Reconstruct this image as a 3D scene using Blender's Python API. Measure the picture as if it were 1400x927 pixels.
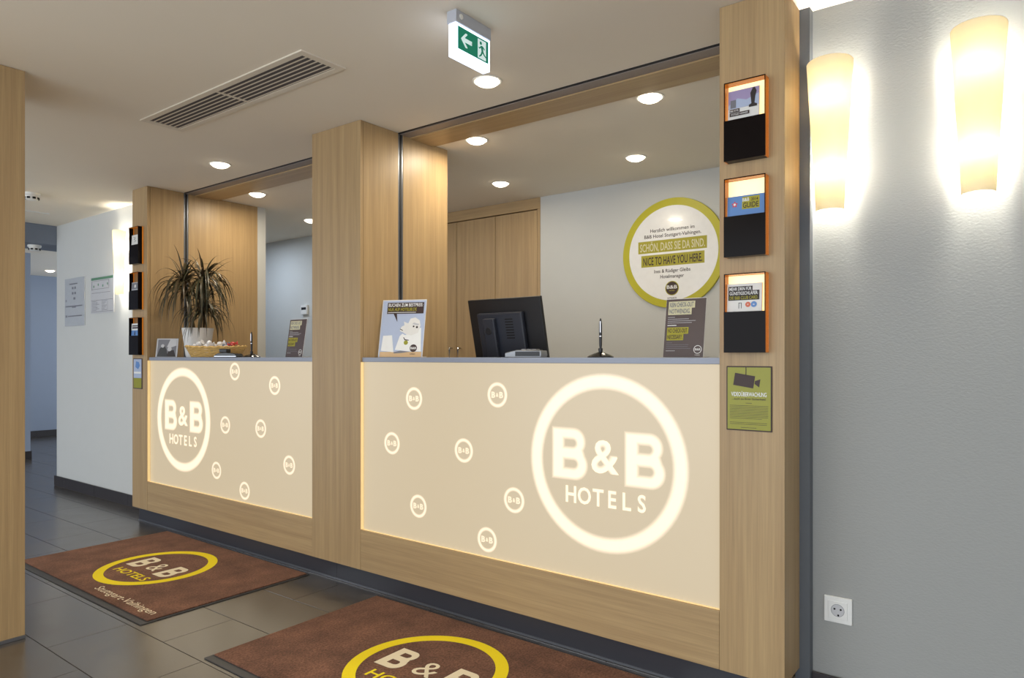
import bpy, bmesh, math, random
from mathutils import Vector, Matrix
random.seed(7)
PI = math.pi
for o in list(bpy.data.objects): bpy.data.objects.remove(o, do_unlink=True)
S = bpy.context.scene
COL = S.collection

# ------------------------------------------------------------ camera, sky, exposure
EYE = 1.145
YAW = math.atan2(720, 949.5)
cd = bpy.data.cameras.new('camera'); cam = bpy.data.objects.new('camera', cd); COL.objects.link(cam)
cam.location = (0, 0, EYE); cam.rotation_euler = (PI/2, 0, YAW)
cd.sensor_width = 36; cd.lens = 949.5/1400*36; cd.shift_y = 24.5/1400; cd.clip_start = 0.02
S.camera = cam
W = bpy.data.worlds.new('world'); S.world = W; W.use_nodes = True
bg = W.node_tree.nodes['Background']; bg.inputs[0].default_value = (0.86, 0.93, 1.0, 1); bg.inputs[1].default_value = 2.65
S.view_settings.view_transform = 'Standard'; S.view_settings.look = 'None'
S.view_settings.exposure = 0.10; S.view_settings.gamma = 1.0; S.view_settings.use_curve_mapping = False
WARM = (1.0, 0.88, 0.68)
LAMP_W = 6.0          # watts of one ceiling downlight
def portal(name, loc, rot, sx, sy):
    l = bpy.data.lights.new(name, 'AREA'); l.shape = 'RECTANGLE'; l.size = sx; l.size_y = sy
    l.cycles.is_portal = True
    o = bpy.data.objects.new(name, l); o.location = loc; o.rotation_euler = rot; COL.objects.link(o)
portal('lobby_front_portal', (-4.0, -2.3, 1.15), (PI/2, 0, 0), 16, 2.3)
portal('corridor_portal', (-9.3, 5.4, 1.25), (-PI/2, 0, 0), 3.0, 1.5)

# ------------------------------------------------------------ constants of the place (metres)
CEIL = 2.308
FRONT = 2.26       # front plane of the wooden columns
WALL = 2.475       # plane of the white lobby walls
BACK = 4.15        # back wall of the office
TOP = 1.1425       # counter top
KICK = 0.103

# ------------------------------------------------------------ materials
MATS = {}
def lin(c):
    return tuple(((v/255)/12.92 if v/255 <= 0.04045 else (((v/255)+0.055)/1.055)**2.4) for v in c)
def nmat(name):
    m = bpy.data.materials.new(name); m.use_nodes = True
    MATS[name] = m
    return m, m.node_tree.nodes, m.node_tree.links, m.node_tree.nodes['Principled BSDF']
def plain(name, rgb, rough=0.5, metal=0.0, emit=0.0, ecol=None, spec=0.5, noise=0.05, nscale=30, bump=0.0, coat=0.0):
    m, N, L, b = nmat(name)
    c = lin(rgb)
    tc = N.new('ShaderNodeTexCoord'); nz = N.new('ShaderNodeTexNoise'); nz.inputs['Scale'].default_value = nscale
    nz.inputs['Detail'].default_value = 4
    L.new(tc.outputs['Object'], nz.inputs['Vector'])
    mp = N.new('ShaderNodeMapRange'); mp.inputs[3].default_value = 1-noise; mp.inputs[4].default_value = 1+noise
    L.new(nz.outputs[0], mp.inputs[0])
    mx = N.new('ShaderNodeVectorMath'); mx.operation = 'SCALE'; mx.inputs[0].default_value = c
    L.new(mp.outputs[0], mx.inputs['Scale']); L.new(mx.outputs[0], b.inputs['Base Color'])
    b.inputs['Roughness'].default_value = rough; b.inputs['Metallic'].default_value = metal
    b.inputs['Specular IOR Level'].default_value = spec; b.inputs['Coat Weight'].default_value = coat
    if emit:
        b.inputs['Emission Color'].default_value = (*(lin(ecol) if ecol else c), 1); b.inputs['Emission Strength'].default_value = emit
    if bump:
        bp = N.new('ShaderNodeBump'); bp.inputs['Strength'].default_value = bump; bp.inputs['Distance'].default_value = 0.002
        L.new(nz.outputs[0], bp.inputs['Height']); L.new(bp.outputs[0], b.inputs['Normal'])
    return m
def wood(name, axis, c1=(188, 159, 116), c2=(168, 139, 100), rough=0.42):
    m, N, L, b = nmat(name)
    tc = N.new('ShaderNodeTexCoord'); oi = N.new('ShaderNodeObjectInfo')
    add = N.new('ShaderNodeVectorMath'); add.operation = 'ADD'
    mul = N.new('ShaderNodeVectorMath'); mul.operation = 'SCALE'; mul.inputs[0].default_value = (7.3, 3.1, 5.7)
    L.new(oi.outputs['Random'], mul.inputs['Scale']); L.new(tc.outputs['Object'], add.inputs[0]); L.new(mul.outputs[0], add.inputs[1])
    mp = N.new('ShaderNodeMapping'); sc = [38, 38, 38]; sc[axis] = 0.9; mp.inputs['Scale'].default_value = sc
    L.new(add.outputs[0], mp.inputs['Vector'])
    n1 = N.new('ShaderNodeTexNoise'); n1.inputs['Scale'].default_value = 1.0; n1.inputs['Detail'].default_value = 5; n1.inputs['Roughness'].default_value = 0.6
    mp2 = N.new('ShaderNodeMapping'); sc2 = [260, 260, 260]; sc2[axis] = 5; mp2.inputs['Scale'].default_value = sc2
    L.new(add.outputs[0], mp2.inputs['Vector'])
    n2 = N.new('ShaderNodeTexNoise'); n2.inputs['Scale'].default_value = 1.0; n2.inputs['Detail'].default_value = 2
    L.new(mp.outputs[0], n1.inputs['Vector']); L.new(mp2.outputs[0], n2.inputs['Vector'])
    r = N.new('ShaderNodeValToRGB'); r.color_ramp.elements[0].position = 0.3; r.color_ramp.elements[1].position = 0.72
    r.color_ramp.elements[0].color = (*lin(c2), 1); r.color_ramp.elements[1].color = (*lin(c1), 1)
    L.new(n1.outputs[0], r.inputs[0])
    mr = N.new('ShaderNodeMapRange'); mr.inputs[1].default_value = 0.3; mr.inputs[2].default_value = 0.7; mr.inputs[3].default_value = 0.90; mr.inputs[4].default_value = 1.05
    L.new(n2.outputs[0], mr.inputs[0])
    mx = N.new('ShaderNodeVectorMath'); mx.operation = 'SCALE'
    L.new(r.outputs[0], mx.inputs[0]); L.new(mr.outputs[0], mx.inputs['Scale']); L.new(mx.outputs[0], b.inputs['Base Color'])
    b.inputs['Roughness'].default_value = rough
    bp = N.new('ShaderNodeBump'); bp.inputs['Strength'].default_value = 0.06; bp.inputs['Distance'].default_value = 0.001
    L.new(n2.outputs[0], bp.inputs['Height']); L.new(bp.outputs[0], b.inputs['Normal'])
    return m
wood('oak_upright', 2); wood('oak_level', 0); wood('oak_depth', 1)
plain('ceiling_paint', (240, 230, 213), 0.9, noise=0.015, nscale=3)
plain('white_paint', (204, 205, 203), 0.85, noise=0.02, nscale=8)
plain('beam_paint', (118, 126, 140), 0.85, noise=0.02)
plain('corridor_daylight_tint', (158, 170, 190), 0.85, noise=0.02, nscale=8)  # blue of the corridor daylight put into the wall colour
# woven wallpaper
m, N, L, b = nmat('woven_wallpaper')
b.inputs['Base Color'].default_value = (*lin((158, 159, 157)), 1); b.inputs['Roughness'].default_value = 0.75
tc = N.new('ShaderNodeTexCoord'); mp = N.new('ShaderNodeMapping'); mp.inputs['Scale'].default_value = (110, 110, 190)
L.new(tc.outputs['Object'], mp.inputs[0]); vz = N.new('ShaderNodeTexNoise'); vz.inputs['Scale'].default_value = 1.0; vz.inputs['Detail'].default_value = 2
L.new(mp.outputs[0], vz.inputs['Vector']); bp = N.new('ShaderNodeBump'); bp.inputs['Strength'].default_value = 0.35; bp.inputs['Distance'].default_value = 0.002
L.new(vz.outputs[0], bp.inputs['Height']); L.new(bp.outputs[0], b.inputs['Normal'])
# floor tile: dark stone, soft cloudy
m, N, L, b = nmat('stone_tile')
tc = N.new('ShaderNodeTexCoord'); oi = N.new('ShaderNodeObjectInfo'); sc_ = N.new('ShaderNodeVectorMath'); sc_.operation = 'SCALE'
sc_.inputs[0].default_value = (11, 17, 5); L.new(oi.outputs['Random'], sc_.inputs['Scale'])
ad = N.new('ShaderNodeVectorMath'); ad.operation = 'ADD'; L.new(tc.outputs['Object'], ad.inputs[0]); L.new(sc_.outputs[0], ad.inputs[1])
n1 = N.new('ShaderNodeTexNoise'); n1.inputs['Scale'].default_value = 7; n1.inputs['Detail'].default_value = 8; n1.inputs['Distortion'].default_value = 0.6
L.new(ad.outputs[0], n1.inputs['Vector'])
r = N.new('ShaderNodeValToRGB'); r.color_ramp.elements[0].position = 0.3; r.color_ramp.elements[1].position = 0.75
r.color_ramp.elements[0].color = (*lin((70, 65, 62)), 1); r.color_ramp.elements[1].color = (*lin((92, 86, 81)), 1)
L.new(n1.outputs[0], r.inputs[0]); L.new(r.outputs[0], b.inputs['Base Color'])
rr = N.new('ShaderNodeMapRange'); rr.inputs[3].default_value = 0.17; rr.inputs[4].default_value = 0.30; L.new(n1.outputs[0], rr.inputs[0]); L.new(rr.outputs[0], b.inputs['Roughness'])
b.inputs['Specular IOR Level'].default_value = 0.9; b.inputs['IOR'].default_value = 1.85
plain('grout', (92, 86, 80), 0.9)
plain('skirting_tile', (52, 48, 50), 0.45, noise=0.1)
plain('kick_laminate', (58, 58, 64), 0.35, noise=0.04)
plain('grey_metal', (128, 130, 136), 0.38, 0.7, noise=0.03)
plain('counter_laminate', (150, 156, 172), 0.30, noise=0.03)
plain('rail_grey', (120, 124, 132), 0.35, 0.6)
plain('rail_slot', (20, 20, 24), 0.6)
plain('shutter_bar', (150, 138, 132), 0.5, 0.2)
plain('vent_metal', (226, 216, 200), 0.5)
plain('vent_dark', (96, 90, 90), 0.9)
plain('strip_grey', (96, 101, 108), 0.6)
plain('fixture_white', (238, 236, 230), 0.45)
plain('lamp_glow', (255, 250, 240), 0.5, emit=9.0, ecol=(255, 240, 215))
plain('exit_glow', (240, 248, 255), 0.4, emit=2.2, ecol=(214, 228, 255))
plain('exit_green', (0, 120, 92), 0.4, emit=0.35, ecol=(0, 132, 104))
plain('exit_white', (225, 240, 240), 0.4, emit=0.55, ecol=(200, 225, 225))
plain('exit_housing', (186, 188, 196), 0.5)
plain('dark_plastic', (26, 27, 32), 0.35, noise=0.08)
plain('screen_back', (38, 42, 54), 0.42, noise=0.06)
plain('black_gloss', (14, 14, 16), 0.15, coat=0.4)
plain('dark_chrome', (92, 92, 92), 0.18, 1.0)
plain('chrome', (190, 190, 192), 0.15, 1.0)
plain('silver_plastic', (140, 142, 146), 0.3, 0.5)
plain('yellow_green', (190, 182, 38), 0.4)
plain('sign_white', (244, 244, 244), 0.18, coat=0.5)
plain('ink', (48, 40, 40), 0.6)
plain('brown_ink', (58, 38, 34), 0.5)
plain('brown_print', (80, 66, 66), 0.3)
plain('pale_print', (214, 208, 170), 0.5)
plain('white_print', (238, 238, 236), 0.5)
plain('olive_print', (168, 160, 40), 0.5)
plain('olive_sheet', (150, 148, 34), 0.35)
plain('blue_print', (96, 140, 200), 0.4)
plain('sky_print', (178, 190, 216), 0.4)
plain('lilac_print', (164, 150, 190), 0.4)
plain('grey_print', (120, 120, 128), 0.5)
plain('light_grey_print', (196, 196, 200), 0.5)
plain('red_print', (214, 70, 90), 0.5)
plain('orange_print', (216, 110, 80), 0.5)
plain('tan_print', (216, 182, 138), 0.5)
plain('green_print', (92, 140, 110), 0.5)
plain('cover_grey', (188, 191, 196), 0.12, coat=0.5)
plain('paper', (230, 228, 224), 0.7)
plain('pot_ceramic', (236, 234, 232), 0.3)
plain('soil', (50, 38, 28), 0.95)
plain('stem', (112, 94, 70), 0.9, noise=0.2, bump=0.3)
plain('mat_rubber', (66, 66, 68), 0.55)
plain('cream_pile', (244, 230, 200), 0.95, noise=0.12, nscale=300, bump=0.6)
plain('yellow_pile', (250, 226, 24), 0.95, noise=0.12, nscale=300, bump=0.6)
plain('niche_glow', (255, 240, 205), 0.6, emit=0.9, ecol=(255, 220, 155))
plain('painted_spill', (235, 205, 150), 0.5, emit=0.42, ecol=(255, 226, 160))  # light of the glass panel on ledge and reveal, put in as emission
plain('niche_dim', (150, 108, 60), 0.5)
plain('smoke_acrylic', (20, 14, 14), 0.16, spec=0.10)
plain('outlet_white', (232, 232, 230), 0.35)
plain('hole_black', (10, 10, 10), 0.8)
plain('wicker', (206, 170, 104), 0.7, noise=0.25, nscale=120, bump=0.5)
plain('foil_blue', (150, 170, 200), 0.25, 0.4)
plain('foil_white', (226, 226, 230), 0.3)
plain('foil_red', (196, 70, 64), 0.3)
# brown carpet pile
m, N, L, b = nmat('brown_pile')
tc = N.new('ShaderNodeTexCoord')
n1 = N.new('ShaderNodeTexNoise'); n1.inputs['Scale'].default_value = 6; n1.inputs['Detail'].default_value = 8; L.new(tc.outputs['Object'], n1.inputs['Vector'])
n2 = N.new('ShaderNodeTexNoise'); n2.inputs['Scale'].default_value = 130; n2.inputs['Detail'].default_value = 5; L.new(tc.outputs['Object'], n2.inputs['Vector'])
r = N.new('ShaderNodeValToRGB'); r.color_ramp.elements[0].position = 0.3; r.color_ramp.elements[1].position = 0.7
r.color_ramp.elements[0].color = (*lin((76, 50, 40)), 1); r.color_ramp.elements[1].color = (*lin((122, 84, 66)), 1); L.new(n1.outputs[0], r.inputs[0])
mr = N.new('ShaderNodeMapRange'); mr.inputs[1].default_value = 0.3; mr.inputs[2].default_value = 0.7; mr.inputs[3].default_value = 0.45; mr.inputs[4].default_value = 1.55; L.new(n2.outputs[0], mr.inputs[0])
mx = N.new('ShaderNodeVectorMath'); mx.operation = 'SCALE'; L.new(r.outputs[0], mx.inputs[0]); L.new(mr.outputs[0], mx.inputs['Scale']); L.new(mx.outputs[0], b.inputs['Base Color'])
b.inputs['Roughness'].default_value = 1.0; b.inputs['Sheen Weight'].default_value = 0.35; b.inputs['Sheen Tint'].default_value = (*lin((190, 140, 110)), 1)
bp = N.new('ShaderNodeBump'); bp.inputs['Strength'].default_value = 0.7; bp.inputs['Distance'].default_value = 0.004; L.new(n2.outputs[0], bp.inputs['Height']); L.new(bp.outputs[0], b.inputs['Normal'])
# backlit frosted glass: 'glow' on the vertices says how much of the light the mask behind lets through
m, N, L, b = nmat('backlit_glass')
at = N.new('ShaderNodeAttribute'); at.attribute_name = 'glow'
mxc = N.new('ShaderNodeMix'); mxc.data_type = 'RGBA'
mxc.inputs[6].default_value = (0.40, 0.305, 0.165, 1); mxc.inputs[7].default_value = (0.95, 0.79, 0.56, 1)
L.new(at.outputs['Fac'], mxc.inputs[0]); L.new(mxc.outputs[2], b.inputs['Emission Color']); b.inputs['Emission Strength'].default_value = 1.0
b.inputs['Base Color'].default_value = (*lin((150, 146, 140)), 1); b.inputs['Roughness'].default_value = 0.33
# amber acrylic, with the light from the niche panel put in as weak emission
m, N, L, b = nmat('amber_acrylic')
b.inputs['Base Color'].default_value = (*lin((196, 122, 40)), 1); b.inputs['Roughness'].default_value = 0.15
b.inputs['Transmission Weight'].default_value = 0.55; b.inputs['IOR'].default_value = 1.3
b.inputs['Emission Color'].default_value = (*lin((240, 150, 40)), 1); b.inputs['Emission Strength'].default_value = 0.10
plain('amber_edge', (214, 130, 36), 0.3, emit=0.25)  # emission stands in for light caught in the pane edge
# lamp shade: translucent opal
m, N, L, b = nmat('opal_shade')
tr = N.new('ShaderNodeBsdfTranslucent'); tr.inputs[0].default_value = (*lin((255, 247, 226)), 1)
b.inputs['Base Color'].default_value = (*lin((250, 244, 226)), 1); b.inputs['Roughness'].default_value = 0.3
ms = N.new('ShaderNodeMixShader'); ms.inputs[0].default_value = 0.78
L.new(b.outputs[0], ms.inputs[1]); L.new(tr.outputs[0], ms.inputs[2]); L.new(ms.outputs[0], N['Material Output'].inputs[0])
plain('bulb_glow', (255, 240, 210), 0.5, emit=14.0, ecol=(255, 222, 165))
# dracaena leaf
m, N, L, b = nmat('dracaena_leaf')
oi = N.new('ShaderNodeObjectInfo'); r = N.new('ShaderNodeValToRGB')
r.color_ramp.elements[0].color = (*lin((36, 44, 24)), 1); r.color_ramp.elements[1].color = (*lin((82, 66, 46)), 1)
L.new(oi.outputs['Random'], r.inputs[0]); L.new(r.outputs[0], b.inputs['Base Color']); b.inputs['Roughness'].default_value = 0.4

# ------------------------------------------------------------ builders
class MB:
    def __init__(s): s.v = []; s.f = []
    def add(s, vs, fs):
        k = len(s.v); s.v += [tuple(v) for v in vs]; s.f += [tuple(k+i for i in f) for f in fs]; return s
    def box(s, x0, x1, y0, y1, z0, z1):
        return s.add([(x0,y0,z0),(x1,y0,z0),(x1,y1,z0),(x0,y1,z0),(x0,y0,z1),(x1,y0,z1),(x1,y1,z1),(x0,y1,z1)],
                     [(0,3,2,1),(4,5,6,7),(0,1,5,4),(1,2,6,5),(2,3,7,6),(3,0,4,7)])
    def lathe(s, prof, n=24, c=(0,0,0), sx=1, sy=1):          # prof: (radius, z) from bottom to top
        vs = []; fs = []; m = len(prof)
        for (r_, z) in prof:
            for i in range(n):
                a = 2*PI*i/n; vs.append((c[0]+r_*math.cos(a)*sx, c[1]+r_*math.sin(a)*sy, c[2]+z))
        for j in range(m-1):
            for i in range(n):
                k = (i+1) % n; fs.append((j*n+i, j*n+k, (j+1)*n+k, (j+1)*n+i))
        fs.append(tuple(range(n-1, -1, -1))); fs.append(tuple((m-1)*n+i for i in range(n)))
        return s.add(vs, fs)
    def tube(s, pts, r_, n=8):
        pts = [Vector(p) for p in pts]; vs = []; fs = []
        for i, p in enumerate(pts):
            d = (pts[min(i+1, len(pts)-1)]-pts[max(i-1, 0)]).normalized()
            a = d.cross(Vector((0, 0, 1)));  a = a if a.length > 1e-3 else d.cross(Vector((1, 0, 0)))
            a.normalize(); b_ = d.cross(a); rr_ = r_[i] if isinstance(r_, (list, tuple)) else r_
            for k in range(n):
                t = 2*PI*k/n; vs.append(p+a*math.cos(t)*rr_+b_*math.sin(t)*rr_)
        for j in range(len(pts)-1):
            for k in range(n):
                q = (k+1) % n; fs.append((j*n+k, j*n+q, (j+1)*n+q, (j+1)*n+k))
        fs.append(tuple(range(n-1, -1, -1))); fs.append(tuple((len(pts)-1)*n+i for i in range(n)))
        return s.add(vs, fs)
    def prism(s, pts, y0, y1):                                  # outline in x,z, front at y0
        n = len(pts); vs = [(x, y0, z) for x, z in pts]+[(x, y1, z) for x, z in pts]
        fs = [tuple(range(n)), tuple(range(2*n-1, n-1, -1))]+[(i, n+i, n+(i+1) % n, (i+1) % n) for i in range(n)]
        return s.add(vs, fs)
    def build(s, name, mat, parent=None, bevel=0, smooth=False, seg=2):
        me = bpy.data.meshes.new(name); me.from_pydata(s.v, [], s.f)
        bm = bmesh.new(); bm.from_mesh(me); bmesh.ops.recalc_face_normals(bm, faces=bm.faces); bm.to_mesh(me); bm.free()
        return link(name, me, mat, parent, bevel, smooth, seg)
def link(name, me, mat, parent=None, bevel=0, smooth=False, seg=2):
    o = bpy.data.objects.new(name, me); COL.objects.link(o)
    if mat: me.materials.clear(); me.materials.append(MATS[mat])
    if parent: o.parent = parent
    if smooth:
        for p in me.polygons: p.use_smooth = True
        try: me.set_sharp_from_angle(angle=math.radians(40))
        except Exception: pass
    if bevel:
        md = o.modifiers.new('bevel', 'BEVEL'); md.width = bevel; md.segments = seg; md.limit_method = 'ANGLE'
    return o
def box(name, mat, x0, x1, y0, y1, z0, z1, parent=None, bevel=0):
    return MB().box(x0, x1, y0, y1, z0, z1).build(name, mat, parent, bevel)
def tag(o, label, cat, group=None):
    o['label'] = label; o['category'] = cat
    if group: o['group'] = group
    return o
def struct(o, label=None, cat=None):
    o['kind'] = 'structure'
    if label: o['label'] = label
    if cat: o['category'] = cat
    return o
def thing(name, label, cat, loc=(0, 0, 0), rot=(0, 0, 0), group=None):
    o = bpy.data.objects.new(name, None); COL.objects.link(o); o.empty_display_size = 0.05
    o.location = loc; o.rotation_euler = rot
    return tag(o, label, cat, group)
# flat print in a thing's local X (right), Z (up), front towards -Y
def rect(name, mat, x0, x1, z0, z1, y, parent, t=0.0006, shear=0.0):
    h = z1-z0
    return MB().prism([(x0, z0), (x1, z0), (x1+shear*h, z1), (x0+shear*h, z1)], y, y+t).build(name, mat, parent)
def poly(name, mat, pts, y, parent, t=0.0006):
    return MB().prism(pts, y, y+t).build(name, mat, parent)
def ring_pts(cx, cz, r_, n=48, a0=0, a1=2*PI): return [(cx+r_*math.cos(a0+(a1-a0)*i/n), cz+r_*math.sin(a0+(a1-a0)*i/n)) for i in range(n)]
def disc(name, mat, cx, cz, r_, y, parent, t=0.0006, n=48): return poly(name, mat, ring_pts(cx, cz, r_, n), y, parent, t)
def ring(name, mat, cx, cz, ro, ri, y, parent, t=0.0006, n=64):
    vs = []; fs = []
    for (r_, yy) in ((ro, y), (ri, y), (ri, y+t), (ro, y+t)):
        vs += [(cx+r_*math.cos(2*PI*i/n), yy, cz+r_*math.sin(2*PI*i/n)) for i in range(n)]
    for k in range(4):
        q = (k+1) % 4
        for i in range(n): j = (i+1) % n; fs.append((k*n+i, k*n+j, q*n+j, q*n+i))
    return MB().add(vs, fs).build(name, mat, parent)
DG = None
def curve_mesh(cu):
    o = bpy.data.objects.new('tmp_outline', cu); COL.objects.link(o)
    dg = bpy.context.evaluated_depsgraph_get(); me = bpy.data.meshes.new_from_object(o.evaluated_get(dg))
    bpy.data.objects.remove(o); bpy.data.curves.remove(cu)
    return me
def text_mesh(s, bold=0.0, shear=0.0, ext=0.0):
    cu = bpy.data.curves.new('text', 'FONT'); cu.body = s; cu.size = 1; cu.offset = bold; cu.shear = shear; cu.resolution_u = 3; cu.extrude = ext
    return curve_mesh(cu)
def place_mesh(me, x, z, h, y, w=None, align='C', ref=None):
    xs = [v.co.x for v in me.vertices]; ys = [v.co.y for v in me.vertices]
    x0, x1 = min(xs), max(xs); y0, y1 = (min(ys), max(ys)) if ref is None else ref
    s = h/(y1-y0); sx = s if w is None else w/(x1-x0)
    off = {'C': -(x1-x0)/2, 'L': 0, 'R': -(x1-x0)}[align]
    zs = [v.co.z for v in me.vertices]; zm = max(zs)
    for v in me.vertices:
        v.co = ((v.co.x-x0+off)*sx+x, y+(zm-v.co.z), (v.co.y-y0)*s+z)
    return me
def text(s, mat, x, z, h, y, parent, w=None, align='C', bold=0.012, shear=0.0, name='lettering'):
    me = text_mesh(s, bold, shear)
    cap = (0, 0.70)      # cap height of the built-in face
    return link(name, place_mesh(me, x, z, h, y, w, align, cap), mat, parent)
def arc(cx, cz, r_, a0, a1, n=10): return [(cx+r_*math.cos(math.radians(a0+(a1-a0)*i/n)), cz+r_*math.sin(math.radians(a0+(a1-a0)*i/n))) for i in range(n+1)]
def loops_mesh(loops, offset=0.0, ext=0.0):
    cu = bpy.data.curves.new('loops', 'CURVE'); cu.dimensions = '2D'; cu.fill_mode = 'BOTH' if ext else 'FRONT'; cu.offset = offset; cu.extrude = ext
    for lp in loops:
        sp = cu.splines.new('POLY'); sp.points.add(len(lp)-1); sp.use_cyclic_u = True
        for p, q in zip(sp.points, lp): p.co = (q[0], q[1], 0, 1)
    return curve_mesh(cu)
def B_loops():                                                   # heavy slab-sided capital B, unit height
    outer = [(0, 0)]+arc(.52, .285, .285, -90, 38, 12)+arc(.50, .745, .255, -38, 90, 12)+[(0, 1)]
    low = [(.26, .20), (.26, .40)]+arc(.50, .30, .10, 90, -90, 8)
    up = [(.26, .62), (.26, .81)]+arc(.48, .715, .095, 90, -90, 8)
    return [outer, low, up]
# soft-edged shapes for the backlit glass: nested outlines, each a hair in front of the last, brighter inwards
def soft(name, maker, place, soft_w, parent, y, lo=0.0, hi=1.0, steps=5):
    vs = []; fs = []; gl = []
    for k in range(steps):
        off = soft_w*(1-2*k/(steps-1)); me = maker(off); place(me, y-0.00025*(k+1))
        b0 = len(vs); vs += [tuple(v.co) for v in me.vertices]; fs += [tuple(b0+i for i in p.vertices) for p in me.polygons]
        gl += [lo+(hi-lo)*(k+1)/steps]*len(me.vertices); bpy.data.meshes.remove(me)
    me = bpy.data.meshes.new(name); me.from_pydata(vs, [], fs)
    a = me.attributes.new('glow', 'FLOAT', 'POINT'); a.data.foreach_set('value', gl)
    return link(name, me, 'backlit_glass', parent)
def soft_ring(name, cx, cz, ro, ri, sw, parent, y, hi=1.0, n=72):
    rs = [(ro+sw, 0), (ro+sw*.35, hi*.35), (ro-sw*.35, hi*.8), (ro-sw, hi), (ri+sw, hi), (ri+sw*.35, hi*.8), (ri-sw*.35, hi*.35), (ri-sw, 0)]
    vs = []; fs = []; gl = []
    for (r_, g) in rs:
        vs += [(cx+r_*math.cos(2*PI*i/n), y-0.0004, cz+r_*math.sin(2*PI*i/n)) for i in range(n)]; gl += [g]*n
    for k in range(len(rs)-1):
        for i in range(n): j = (i+1) % n; fs.append((k*n+i, k*n+j, (k+1)*n+j, (k+1)*n+i))
    me = bpy.data.meshes.new(name); me.from_pydata(vs, [], fs)
    a = me.attributes.new('glow', 'FLOAT', 'POINT'); a.data.foreach_set('value', gl)
    return link(name, me, 'backlit_glass', parent)

# ------------------------------------------------------------ the setting
floor = struct(box('floor', 'grout', -12.2, 4.2, -2.3, 5.4, -0.12, -0.004), 'dark grey-brown stone tile floor of the lobby', 'floor')
TX, TY = 0.605, 0.305
tile_me = None
for j in range(-3, 14):
    y0 = 1.071+(j-3)*TY
    if y0 < -0.5: continue
    off = -2.504 if (j-3) % 2 == 0 else -2.80
    for i in range(-17, 9):
        x0 = off+i*TX
        if x0 < -12.0 or x0 > 1.5: continue
        if y0 > 2.30 and x0 > -6.9: continue
        if y0 < 0.4 and x0 < -6.5: continue
        if y0 < 0.7 and x0 < -8.0: continue
        if tile_me is None:
            t = box('tile', 'stone_tile', 0, TX-0.0027, 0, TY-0.0027, -0.006, 0, floor, 0.0008); t.location = (x0, y0, 0); tile_me = t.data
        else:
            t = bpy.data.objects.new('tile', tile_me); COL.objects.link(t); t.parent = floor; t.location = (x0, y0, 0)
            md = t.modifiers.new('bevel', 'BEVEL'); md.width = 0.0008; md.segments = 2; md.limit_method = 'ANGLE'
ceiling = struct(box('ceiling', 'ceiling_paint', -12.2, 4.2, -2.3, 5.4, CEIL, CEIL+0.15), 'plain off-white plaster ceiling', 'ceiling')
struct(box('wall_right', 'woven_wallpaper', -0.606, 4.2, WALL, WALL+0.12, 0, CEIL), 'white woven-texture wall behind the lit sconces', 'wall')
struct(box('wall_left', 'white_paint', -6.957, -5.02, WALL, WALL+0.10, 0, CEIL), 'white wall with two notices beside the corridor', 'wall')  # brighter paint than the sconce wall; stronger light put into the colour
wr = MB(); wr.box(-6.957, -6.86, WALL+0.10, 2.68, 0, CEIL); wr.box(-6.957, -6.86, 4.05, BACK+0.6, 0, CEIL); wr.box(-6.957, -6.86, 2.68, 4.05, 2.2, CEIL)  # unseen opening added to let blue corridor daylight into the office
struct(wr.build('wall_corridor', 'white_paint'), 'white return wall of the corridor', 'wall')
struct(box('wall_corridor_end', 'corridor_daylight_tint', -11.6, -11.4, 2.0, 5.4, 0, CEIL), 'pale wall at the far end of the corridor', 'wall')
struct(box('wall_corridor_side', 'corridor_daylight_tint', -12.2, -9.0, -2.0, 2.94, 0, CEIL), 'pale wall corner where the corridor begins', 'wall')
struct(box('trim_8', 'beam_paint', -7.40, -6.962, -2.3, 5.27, 2.14, CEIL-0.001), 'grey-blue ceiling beam at the corridor entrance', 'trim')
ww = MB(); ww.box(-12.2, -10.8, 5.28, 5.4, 0, CEIL); ww.box(-7.8, -6.86, 5.28, 5.4, 0, CEIL); ww.box(-10.8, -7.8, 5.28, 5.4, 0, 0.5); ww.box(-10.8, -7.8, 5.28, 5.4, 2.0, CEIL)  # wall added out of view to cut down the corridor daylight
struct(ww.build('wall_corridor_window', 'corridor_daylight_tint'), 'unseen corridor wall with a window opening sized for its light', 'wall')
struct(box('wall_side', 'white_paint', 4.2, 4.3, -2.3, 2.6, 0, CEIL), 'white side wall of the lobby', 'wall')
wb = MB(); wb.box(-6.86, -4.10, BACK, BACK+0.6, 0, CEIL); wb.box(-2.887, -0.5, BACK, BACK+0.6, 0, CEIL); wb.box(-4.10, -2.887, BACK+0.52, BACK+0.6, 0, CEIL)
struct(wb.build('wall_back', 'white_paint'), 'white back wall of the office behind the counter', 'wall')
struct(box('wall_office_side', 'white_paint', -0.62, -0.5, WALL+0.12, BACK, 0, CEIL), 'white side wall of the office', 'wall')
def skirting(name, label, x0, x1, y0, y1, along, L_, joint0=0.0):
    base = struct(box(name, 'grout', x0, x1, y0, y1, 0, 0.088), label, 'baseboard')
    a0, a1 = (x0, x1) if along == 'x' else (y0, y1); p = a0-joint0
    while p < a1:
        q0 = max(p, a0)+0.0012; q1 = min(p+L_, a1)-0.0012
        if q1-q0 > 0.02:
            if along == 'x': box('skirting_tile', 'skirting_tile', q0, q1, y0-0.004, y0+0.002, 0.003, 0.092, base, 0.001)
            else: box('skirting_tile', 'skirting_tile', x1-0.002, x1+0.004, q0, q1, 0.003, 0.092, base, 0.001)
        p += L_
skirting('baseboard_left', 'dark stone skirting tiles along the wall with notices', -6.975, -5.045, WALL-0.012, WALL, 'x', 0.60, 0.38)
skirting('baseboard_right', 'dark stone skirting tiles below the sconce wall', -0.606, 3.0, WALL-0.012, WALL, 'x', 0.60)
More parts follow.
